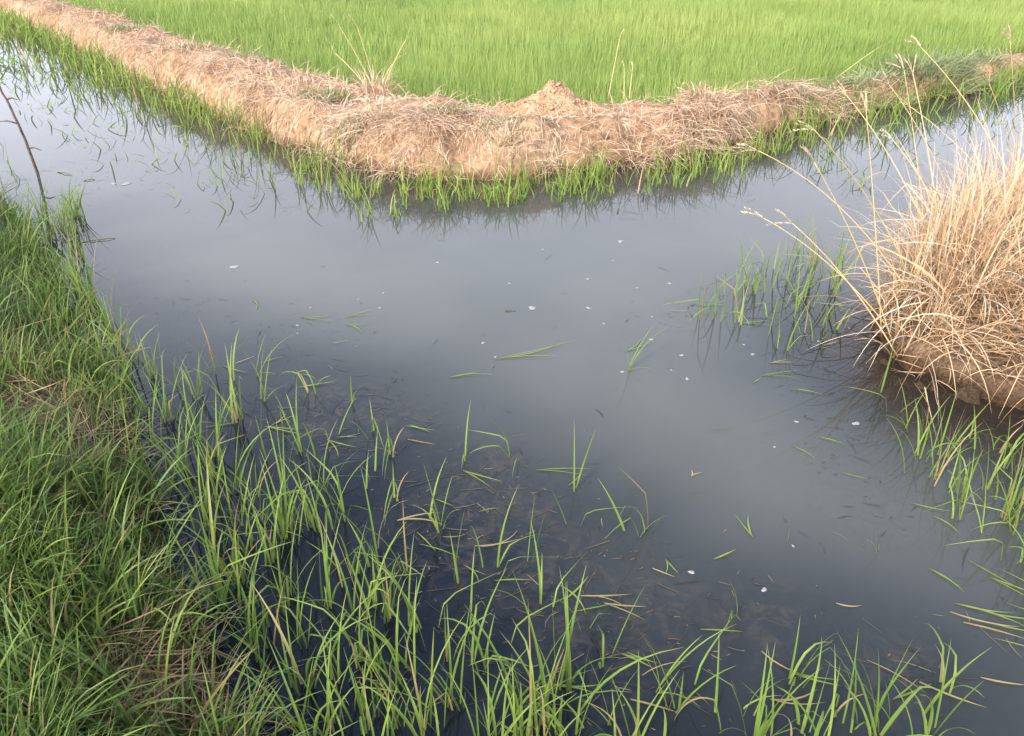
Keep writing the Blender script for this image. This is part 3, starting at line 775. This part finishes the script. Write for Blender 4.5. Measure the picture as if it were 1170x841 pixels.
floating_leaf(565, 411, .22, .40, 3, label='long yellow green split leaf floating in the middle of the open water')
floating_leaf(512, 432, .3, .2, 2, label='short bent green leaf floating left of the long split leaf')
floating_leaf(394, 363, .35, .17, 2, label='green leaf floating on pale water at upper left of the open channel')
floating_leaf(395, 371, -.25, .15, 2, label='pale thin leaf floating just below a green one')
floating_leaf(380, 393, .4, .10, 1, True, label='small dry stem floating below the pale thin leaf')
floating_leaf(613, 538, .02, .20, 2, label='yellow green leaf floating beside a lone drooping rice shoot')
floating_leaf(715, 402, .5, .15, 2, label='green leaf lying on the water beside the lone upright shoot')
G6 = 'loose leaves floating in the lower right water'
for px, py, a, L, dry in ((640, 670, -.5, .18, 0), (690, 690, -.35, .14, 1), (655, 700, .3, .16, 0), (790, 545, .9, .05, 1), (860, 615, 1.8, .12, 0), (815, 640, .5, .12, 0), (905, 770, -.4, .16, 0), (870, 745, -1., .13, 1), (800, 720, .02, .16, 0), (990, 755, -.5, .22, 1), (1050, 780, -.6, .18, 1),
                          (1060, 650, -.8, .13, 0), (1090, 690, -.4, .2, 0), (1085, 700, -.5, .2, 1), (1120, 710, -.35, .22, 0), (1130, 660, -.8, .17, 0), (1065, 590, -.6, .12, 0), (1040, 575, -.5, .15, 0), (960, 540, -.5, .1, 0), (905, 510, -.6, .12, 0), (935, 500, -.3, .13, 0),
                          (870, 430, .2, .18, 0), (880, 415, .1, .12, 1), (905, 445, -.15, .14, 0), (860, 438, .6, .08, 0), (845, 370, .0, .16, 0), (800, 350, .1, .16, 0), (940, 395, .3, .1, 1), (765, 355, -.2, .12, 1),
                          (1120, 775, -.3, .15, 1), (720, 800, -.2, .15, 1), (880, 800, -.3, .16, 1), (745, 650, -.5, .10, 1), (760, 640, -1.2, .09, 0), (955, 690, -.5, .1, 1), (1105, 640, -.9, .2, 0), (1140, 650, -.75, .24, 0), (1125, 700, -.3, .26, 0), (1100, 712, -.25, .2, 1), (1150, 690, -.5, .25, 0), (1135, 730, -.3, .2, 0), (1165, 715, -.6, .2, 0), (1020, 800, .4, .14, 0)):
    floating_leaf(px, py, a, L, 1 if rng.random() < .6 else 2, bool(dry), 'loose rice leaf floating on the water at the right half', G6)
G7 = 'bent leaves floating over the dark water at left'
for i in range(32):
    t = rng.uniform(0, 1)
    px = 250 + 480 * t + rng.normal(0, 45); py = 400 + 340 * t + rng.normal(0, 45)
    floating_leaf(px, py, rng.uniform(-.9, .9), rng.uniform(.07, .19), int(rng.integers(1, 3)), rng.random() < .3, 'loose leaf floating on the dark water near the rice belt', G7)

# ------------------------------------------------------------------ rotting litter on the surface
acc = Acc()
for px, py, sx, sy, m in ((370, 470, 60, 22, 170), (440, 470, 40, 22, 120), (330, 380, 60, 14, 70), (220, 340, 22, 12, 50), (560, 555, 55, 22, 230), (500, 620, 45, 35, 200), (660, 650, 60, 40, 220), (540, 660, 60, 50, 200), (740, 690, 60, 40, 190), (860, 700, 70, 40, 60), (400, 520, 70, 30, 200),
                          (800, 355, 45, 12, 110), (880, 340, 50, 24, 160), (930, 410, 50, 30, 90), (970, 500, 50, 40, 150), (1040, 770, 40, 25, 120), (1140, 705, 40, 18, 70), (1020, 600, 60, 40, 90), (560, 720, 90, 60, 220), (720, 780, 80, 40, 180), (300, 420, 60, 30, 120),
                          (140, 215, 60, 12, 70), (60, 190, 30, 25, 110), (600, 320, 200, 60, 50), (700, 480, 150, 80, 50), (520, 235, 150, 8, 170), (760, 230, 110, 10, 110), (300, 190, 90, 18, 130), (960, 190, 60, 20, 80)):
    m = int(m * .42)
    q = np.stack([px + rng.normal(0, sx, m), py + rng.normal(0, sy, m)], 1)
    Q = pxl(q); ok = ~inside(Q, bund_poly) & ~inside(Q, right_poly) & ~inside(Q, near_poly); Q = Q[ok]; m = len(Q)
    acc.add(*strips(np.c_[Q, np.full(m, .0025)], rng.uniform(.008, .05, m) * rng.choice([.4, 1, 2.6], m, p=[.5, .3, .2]), rng.normal(0, .8, m) + math.pi * (rng.random(m) < .5), np.full(m, math.pi / 2), np.zeros(m), rng.uniform(.0014, .004, m), 3, tw0=np.zeros(m), tw1=np.zeros(m),
                    base=.7, drift=rng.normal(0, .45, m)))
tag(link('plant_litter', acc.mesh('plant_litter', M_litter)), 'brown rotting leaf bits floating in drifts on the water', 'litter', kind='stuff')


# ------------------------------------------------------------------ foam flecks
def fleck_mesh(seed):
    r = np.random.default_rng(seed); V = [(0, 0, .22)]; k = 12
    ph = r.uniform(0, 6.28, 3)
    for ring, z in ((.55, .2), (.9, .1), (1.0, 0.0), (.9, -.12)):
        for i in range(k):
            a = 2 * math.pi * i / k
            rr = ring * (1 + .22 * math.sin(2 * a + ph[0]) + .14 * math.sin(3 * a + ph[1]) + .08 * math.sin(5 * a + ph[2]))
            V.append((rr * math.cos(a) * .5, rr * math.sin(a) * .5, z))
    Fq = [(0, 1 + i, 1 + (i + 1) % k) for i in range(k)]
    for r_ in range(3):
        for i in range(k):
            Fq.append((1 + r_ * k + i, 1 + (r_ + 1) * k + i, 1 + (r_ + 1) * k + (i + 1) % k, 1 + r_ * k + (i + 1) % k))
    return mesh_poly('foam_fleck', V, Fq, M_foam)


flecks = [fleck_mesh(i) for i in range(5)]


def fleck(px, py, s, label=None, group=None, i=0):
    x, y, _ = at(px, py)
    o = link('foam_fleck', flecks[i % 5], loc=(x, y, .001)); s *= .68; o.scale = (s * 1.25, s, s * .5); o.rotation_euler = (0, 0, i * 1.7)
    tag(o, label, 'foam fleck', group)


fleck(608, 352, .045, 'largest white foam fleck in the middle of the open water')
fleck(709, 276, .045, 'white foam fleck under the dark reflected stalk near the far shore', i=1)
fleck(268, 305, .05, 'white fleck alone on pale water right of the near bank', i=2)
fleck(130, 210, .05, 'whitish round fleck beside an elongated one in the left channel', i=3)
fleck(145, 210, .075, 'elongated whitish scrap of foam in the left channel', i=4)
fleck(978, 484, .032, 'pale fleck on brown water below the clay bank', i=2)
G8 = 'tiny foam flecks scattered over the open water'
for i, (px, py) in enumerate(((582, 324), (438, 335), (410, 342), (434, 352), (552, 392), (566, 408), (672, 319), (672, 352), (745, 362), (744, 388), (711, 425), (767, 423), (785, 433), (779, 406), (700, 298), (765, 324), (728, 329), (355, 352), (340, 372), (340, 381),
                              (850, 394), (860, 405), (910, 482), (970, 375), (935, 390), (885, 511), (790, 654), (906, 624), (873, 674), (500, 300), (620, 285), (690, 370))):
    fleck(px, py, float(rng.uniform(.012, .026)), 'tiny white foam fleck on the open water', G8, i)


# ------------------------------------------------------------------ spoil mound on the bund
def mound(px, py, w, h):
    c = np.array(at(px, py, .24)[:2]); k = 90
    xs = np.linspace(-1.25, 1.25, k); X, Y = np.meshgrid(xs, xs)
    r = np.hypot(X * (1 + .12 * np.sin(3 * Y)), Y)
    a = X * w / 2; b = Y * w / 2 * .75
    base = h_bund(np.stack([a.ravel() + c[0], b.ravel() + c[1]], 1)).reshape(X.shape)
    rr = r * (1 + .5 * fbm(X + 3, Y + 1, 1.6, 3, 147))
    rid = 1 - 2 * np.abs(fbm(X, Y, 3.0, 3, 149))
    Z = h * (np.clip(1 - rr, 0, 1) ** 1.25 + .10 * np.exp(-((X + .1) ** 2 + Y ** 2) / .06)) * (.75 + .45 * rid) + (.10 * fbm(X, Y + 7, 5, 4, 144) + .05 * fbm(X, Y, 14, 2, 145)) * np.clip(1.15 - rr, 0, 1)
    Z = np.where(r < 1.12, base + Z + .008 - .05 * sstep(.9, 1.12, r), base - .06)
    id_ = np.arange(k * k).reshape(k, k)
    q = np.stack([id_[:-1, :-1], id_[:-1, 1:], id_[1:, 1:], id_[1:, :-1]], -1).reshape(-1, 4)
    me = mesh_from('soil_mound', np.stack([a.ravel(), b.ravel(), Z.ravel()], 1), q, M_sand)
    o = link('soil_mound', me, loc=(c[0], c[1], 0))
    for i in range(16):
        x, y = rng.normal(-.02, .2), rng.normal(-.05, .10)
        j = np.argmin((a.ravel() - x) ** 2 + (b.ravel() - y) ** 2)
        sz = float(rng.uniform(.022, .05))
        bm = bmesh.new(); bmesh.ops.create_icosphere(bm, subdivisions=2, radius=.5 * sz)
        ph = rng.uniform(0, 50, 2)
        for v in bm.verts:
            v.co *= 1 + 1.2 * float(fbm(np.array([v.co.x * 2 / sz + ph[0]]), np.array([(v.co.y + v.co.z) * 2 / sz + ph[1]]), 1, 2, i)[0])
            v.co.z *= .7
        cm = bpy.data.meshes.new('clod'); bm.to_mesh(cm); bm.free(); cm.materials.append(M_sand)
        link('clod', cm, o, (float(a.ravel()[j]), float(b.ravel()[j]), float(Z.ravel()[j]) + sz * .15))
    return tag(o, 'pale heap of dug soil on top of the far bund corner', 'soil heap')


mound(632, 132, .86, .15)


def clods(spots, mat, group, label, hf):
    base = []
    for s in range(4):
        r = np.random.default_rng(200 + s)
        bm = bmesh.new(); bmesh.ops.create_icosphere(bm, subdivisions=3, radius=.5)
        ph = r.uniform(0, 50, 3)
        for v in bm.verts:
            n = float(fbm(np.array([v.co.x * 3 + ph[0]]), np.array([v.co.y * 3 + v.co.z * 2 + ph[1]]), 1, 3, s)[0])
            v.co *= 1 + .9 * n
        me = bpy.data.meshes.new('soil_clod'); bm.to_mesh(me); bm.free(); me.materials.append(mat)
        base.append(me)
    for i, (x, y, s) in enumerate(spots):
        z = float(hf(np.array([[x, y]]))[0])
        o = link('soil_clod', base[i % 4], loc=(x, y, z + s * .12)); o.scale = (s, s * .85, s * .6); o.rotation_euler = (.3 * i, .2 * i, i * 1.3)
        tag(o, label, 'soil clod', group)


spots = []
for px, py, z in ((690, 172, .1), (1040, 405, .12), (1085, 428, .1), (1100, 418, .14), (1130, 442, .1), (1018, 392, .1), (1150, 455, .08), (1065, 420, .08), (1005, 400, .03), (1030, 415, .05), (1055, 432, .03), (1110, 440, .06), (1075, 412, .14), (1145, 440, .12), (1165, 462, .08), (1120, 428, .14)):
    x, y, _ = at(px, py, z); spots.append((x, y, float(rng.uniform(.05, .12)) if py > 300 else .07))
clods(spots[1:], M_clay, 'clay clods on the face of the right bank', 'orange brown clay clod on the face of the dry grass bank', h_right)
clods(spots[:1], M_sand, None, 'pale soil clod at the foot of the far bund below the heap', h_bund)


# ------------------------------------------------------------------ weeds on the bund
def weed(px, py, z, n, L, r, label, mat=None, dry=0.0, wd=(.005, .009), lean=.5, bend=.8, name='weed_tuft', cat='weed'):
    x, y, _ = at(px, py, z)
    a = rng.uniform(0, 6.28, n); rr = r * np.sqrt(rng.random(n))
    q = np.c_[rr * np.cos(a), rr * np.sin(a) * .7]
    zz = h_bund(q + [x, y]); zz = np.where(zz < .02, .02, zz)
    V, Fq, C = strips(np.c_[q, zz], rng.uniform(*L, n), a + rng.normal(0, .8, n), np.abs(rng.normal(lean, .3, n)), np.abs(rng.normal(bend, .4, n)), rng.uniform(*wd, n), 5, aux=(rng.random(n) < dry) * .9)
    return tag(link(name, mesh_from(name, V, Fq, mat or M_weed, C), loc=(x, y, 0)), label, cat)


weed(1050, 72, .26, 1300, (.15, .34), .55, 'broad grey green weed clump on the right arm of the bund', lean=.7)
weed(1000, 88, .24, 420, (.08, .2), .40, 'low weed patch below the broad weed clump on the right arm', lean=.8)
weed(890, 100, .26, 420, (.06, .17), .36, 'green weed patch on the crest just right of the tangled dead tuft', lean=.8)
weed(1120, 70, .24, 500, (.08, .22), .45, 'green weed patch on the bund nearest the right edge of the frame', lean=.8)
weed(950, 88, .26, 500, (.08, .2), .45, 'low grey green weed patch left of the broad weed clump', lean=.8)
weed(770, 116, .22, 420, (.12, .32), .22, 'dark bluish green grass tuft behind the tangled straw', lean=.6)
weed(730, 116, .22, 180, (.10, .22), .2, 'dull green weed patch left of the dark bluish tuft', lean=.7)
weed(372, 116, .26, 420, (.04, .10), .2, 'olive weed patch on the crest below the tall seeding stalks', dry=.3)
weed(400, 160, .14, 300, (.03, .08), .13, 'small dark leaved weed patch on the bund face left of the hanging straw')
weed(515, 140, .24, 260, (.03, .08), .2, 'faint olive weed patch in the straw at the bund corner', dry=.3)
weed(225, 68, .26, 220, (.03, .09), .28, 'low green weed patch on the crest of the left arm', dry=.2)
weed(285, 76, .26, 260, (.03, .09), .26, 'green weed strip at the field edge of the left arm', dry=.2)
weed(145, 40, .26, 240, (.04, .1), .22, 'farthest green weed patch along the left arm of the bund', dry=.2)
weed(575, 160, .22, 160, (.03, .07), .16, 'tiny grey weed patch below the pale soil heap', dry=.3)
weed(430, 112, .26, 150, (.12, .3), .10, 'tan dead tuft on the bund at the foot of the tall stalks', M_mat, wd=(.004, .007), lean=.35, name='dead_tuft', cat='dead grass')
weed(805, 120, .26, 220, (.10, .22), .16, 'tan tangled dead tuft at the right end of the hanging straw', M_mat, wd=(.004, .007), lean=.5, bend=1.4, name='dead_tuft', cat='dead grass')


# ------------------------------------------------------------------ seeding stalks
def bez(a, b, c, n):
    a, b, c = Vector(a), Vector(b), Vector(c)
    return [a * (1 - t) ** 2 + b * 2 * t * (1 - t) + c * t * t for t in [i / (n - 1) for i in range(n)]]


def stalk(root, tip, lift, r, label, group=None, head=.09, spikes=3, green=False):
    root, tip = Vector(root), Vector(tip)
    mid = (root + tip) / 2 + Vector((0, 0, lift))
    pts = [p - root for p in bez(root, mid, tip, 12)]
    e = empty('seeding_stalk', root, label, 'grass stalk', group)
    V, Fq, C = tube(pts, [r * (1 - .55 * i / 11) for i in range(12)], 5)
    link('stem', mesh_poly('stem', V, Fq, M_rice if green else M_stalk, C), e)
    d = (pts[-1] - pts[-2]).normalized()
    acc = Acc()
    # finger spikes that spread from the tip, each a row of small spikelets
    for s in range(spikes):
        ax = d + Vector(tuple(rng.normal(0, .22, 3)))
        ax.normalize()
        k = 16
        tt = np.linspace(0, 1, k)
        base = np.array([tuple(pts[-1] + ax * head * t + Vector((0, 0, -.25 * head * t * t))) for t in tt])
        az = math.atan2(ax.y, ax.x) + np.where(np.arange(k) % 2 == 0, .5, -.5) + rng.normal(0, .15, k)
        ln = np.full(k, math.acos(max(-1, min(1, ax.z))))
        acc.add(*strips(base, np.full(k, .017), az, ln, np.full(k, .2), np.full(k, .0045), 2, base=.6))
    link('seed_head', acc.mesh('seed_head', M_head), e)
    return e


# arching stalks of the right bank
def rp_(px, py, z): return at(px, py, z)
data = [((1060, 292), (866, 172), .16, 'long stalk arching left from the dry grass, upper of two reaching farthest over water'),
        ((1045, 300), (872, 249), .10, 'lowest long stalk arching left from the dry grass over the water'),
        ((1060, 275), (930, 148), .10, 'straight stalk from the dry grass with its head against the water near the far shore'),
        ((1085, 262), (968, 110), .10, 'stalk from the dry grass with its head in front of the far green fringe'),
        ((1072, 250), (1033, 80), .04, 'upright stalk in the dry grass, left of a crossing pair'),
        ((1085, 255), (1043, 84), .05, 'upright stalk in the dry grass, right of a crossing pair'),
        ((1185, 215), (1052, 54), .12, 'tall stalk crossing diagonally with its head beside the grey green weeds'),
        ((1120, 190), (1016, 97), .10, 'slanted stalk from the dry grass with its head over the bund straw'),
        ((1185, 175), (1154, 45), .04, 'pale feathery stalk at the right edge of the frame'),
        ((1172, 190), (1040, 122), .08, 'nearly level stalk low across the far green fringe'),
        ((1050, 320), (905, 255), .08, 'short stalk just above the lowest long arching one'),
        ((1030, 300), (990, 130), .03, 'thin upright stalk at the left side of the dry grass'),
        ((1180, 140), (1130, 95), .05, 'thin stalk bending left at the right edge below the feathery one'),
        ((1045, 310), (930, 185), .08, 'middle stalk of the group leaning left over the water'),
        ((1100, 240), (1020, 160), .06, 'short slanted stalk rising from the middle of the dry grass')]
for (rx, ry), (tx, ty), lift, lab in data:
    rt = rp_(rx, ry, .40); rt = (rt[0], rt[1], max(.05, float(h_right(np.array([[rt[0], rt[1]]]))[0])))
    tp = at_y(tx, ty, rt[1] + .05 + .25 * float(rng.uniform(-1, 1)))
    stalk(rt, tp, lift, .0034, lab, 'seeding stalks of the dry grass')
# on the far bund
for (rx, ry), (tx, ty), lift, lab in (((428, 103), (390, 34), .04, 'tallest left seeding stalk on the bund corner'), ((430, 103), (409, 33), .03, 'tall seeding stalk on the bund corner, right beside the tallest'), ((424, 105), (383, 61), .03, 'short seeding stalk leaning left on the bund corner'),
                                      ((436, 106), (464, 45), .04, 'seeding stalk leaning right on the bund corner'), ((434, 104), (449, 72), .03, 'shortest stalk leaning right on the bund corner')):
    a = at(rx, ry, .25); b = at_y(tx, ty, a[1] + .05)
    stalk(a, b, lift, .0052, lab, 'seeding stalks on the bund', .16, 1, False)
for (rx, ry), (tx, ty), lab in (((695, 112), (709, 40), 'tallest pale stalk at the field edge right of the soil heap'), ((713, 112), (713, 76), 'left of two short straw stalks at the field edge'), ((719, 112), (723, 76), 'right of two short straw stalks at the field edge'),
                                ((776, 122), (779, 98), 'short straw stalk standing in the dark bluish tuft'), ((798, 112), (799, 97), 'tiny straw stalk above the tangled dead tuft'), ((955, 90), (1006, 53), 'yellowish stalk leaning right in the field beside the weed clump')):
    a = at(rx, ry, .22); b = at_y(tx, ty, a[1] + .1)
    stalk(a, b, .02, .004, lab, 'stalks at the field edge', .05, 1)

# ------------------------------------------------------------------ dead branch in the left channel
a = Vector(at(46, 208, -.06)); b = Vector(at_y(-16, 72, a.y + .05))
e = empty('dead_branch', (a.x, a.y, 0), 'bare brown branch leaning out of the water at the left edge', 'branch')
pts = [p + Vector(tuple(rng.normal(0, .003, 3))) - Vector((a.x, a.y, 0)) for p in bez(a, (a + b) / 2 + Vector((.05, 0, .06)), b, 16)]
V, Fq, C = tube(pts, [.0105 - .0003 * i for i in range(16)], 7)
link('limb', mesh_poly('limb', V, Fq, M_bark), e)
for i, (dx, dz) in ((4, (.10, -.01)), (7, (-.12, .02)), (10, (.09, .0)), (12, (-.08, .03))):
    p = pts[i]; q_ = p + Vector((dx, -.02, dz))
    V, Fq, C = tube([p, (p + q_) / 2 + Vector((0, 0, .012)), q_], [.006, .005, .002], 5)
    link('twig', mesh_poly('twig', V, Fq, M_bark), e)


def stick(px, py, ang, L, label, zz=.01):
    x, y, _ = at(px, py)
    pts = [Vector((math.cos(ang) * L * t, math.sin(ang) * L * t, zz * .3 * math.sin(3 * t) + .003 + float(rng.normal(0, .002)))) for t in np.linspace(0, 1, 7)]
    V, Fq, C = tube(pts, [.0035 - .0003 * i for i in range(7)], 5)
    tag(link('floating_twig', mesh_poly('floating_twig', V, Fq, M_bark), loc=(x, y, 0)), label, 'twig')


stick(88, 278, .35, .2, 'dark twig floating beside the tall grass of the near bank')
stick(66, 197, -.5, .15, 'dark twig lying on the water by the leaning branch')
stick(96, 207, .5, .07, 'short dark twig floating between the branch and the white foam')
stick(705, 243, 1.2, .05, 'dark little stub added in place of the tall stalk reflection near the far shore', .05)  # dark piece drawn where the tall stalk is mirrored in the water
stick(577, 356, .1, .05, 'tiny dark scrap floating left of the largest foam fleck', .005)

# ------------------------------------------------------------------ light
CLOUD = (4.25, 4.35, 4.9)
SUN_EL, SUN_AZ = R(32), R(214)      # azimuth clockwise from +Y: behind the camera, to the left
w = bpy.data.worlds.new('World'); scene.world = w; w.use_nodes = True
nt = w.node_tree; nt.nodes.clear()
sky = nt.nodes.new('ShaderNodeTexSky'); sky.sky_type = 'NISHITA'; sky.sun_disc = False
sky.sun_elevation = SUN_EL; sky.sun_rotation = SUN_AZ; sky.air_density = .9; sky.dust_density = 4.0; sky.ozone_density = 1.2
bg = nt.nodes.new('ShaderNodeBackground'); bg.inputs[1].default_value = .15
ow = nt.nodes.new('ShaderNodeOutputWorld')
# a pale bank of hazy cloud low in the sky, clear blue higher up
tc = nt.nodes.new('ShaderNodeTexCoord'); sx_ = nt.nodes.new('ShaderNodeSeparateXYZ'); nt.links.new(tc.outputs['Generated'], sx_.inputs[0])
cn = nt.nodes.new('ShaderNodeTexNoise'); cn.inputs['Scale'].default_value = 1.7; cn.inputs['Detail'].default_value = 4; nt.links.new(tc.outputs['Generated'], cn.inputs['Vector'])
ma = nt.nodes.new('ShaderNodeMath'); ma.operation = 'MULTIPLY_ADD'; ma.inputs[1].default_value = .28; ma.inputs[2].default_value = -.14
nt.links.new(cn.outputs[0], ma.inputs[0])
mb = nt.nodes.new('ShaderNodeMath'); mb.operation = 'ADD'; nt.links.new(sx_.outputs[2], mb.inputs[0]); nt.links.new(ma.outputs[0], mb.inputs[1])
mr = nt.nodes.new('ShaderNodeMapRange'); mr.interpolation_type = 'SMOOTHSTEP'
mr.inputs[1].default_value = .30; mr.inputs[2].default_value = .74; mr.inputs[3].default_value = .92; mr.inputs[4].default_value = .06
nt.links.new(mb.outputs[0], mr.inputs[0])
cloud = mix(nt, sky.outputs[0], CLOUD, mr.outputs[0])
nt.links.new(cloud, bg.inputs[0]); nt.links.new(bg.outputs[0], ow.inputs[0])
sd_ = bpy.data.lights.new('sun', 'SUN'); sd_.energy = 1.45; sd_.angle = R(11); sd_.color = (1, .91, .80)
so = bpy.data.objects.new('sun', sd_); COL.objects.link(so)
dirv = Vector((math.sin(SUN_AZ) * math.cos(SUN_EL), math.cos(SUN_AZ) * math.cos(SUN_EL), math.sin(SUN_EL)))
so.rotation_euler = dirv.to_track_quat('Z', 'Y').to_euler(); so.location = dirv * 30

vs = scene.view_settings
scene.display_settings.display_device = 'sRGB'
vs.view_transform = 'Standard'; vs.look = 'None'; vs.gamma = 1; vs.exposure = 1.85; vs.use_curve_mapping = False
scene.cycles.max_bounces = 6; scene.cycles.diffuse_bounces = 3; scene.cycles.transmission_bounces = 4
scene.cycles.use_denoising = True
scene.cycles.denoiser = 'OPENIMAGEDENOISE'
scene.cycles.denoising_prefilter = 'ACCURATE'
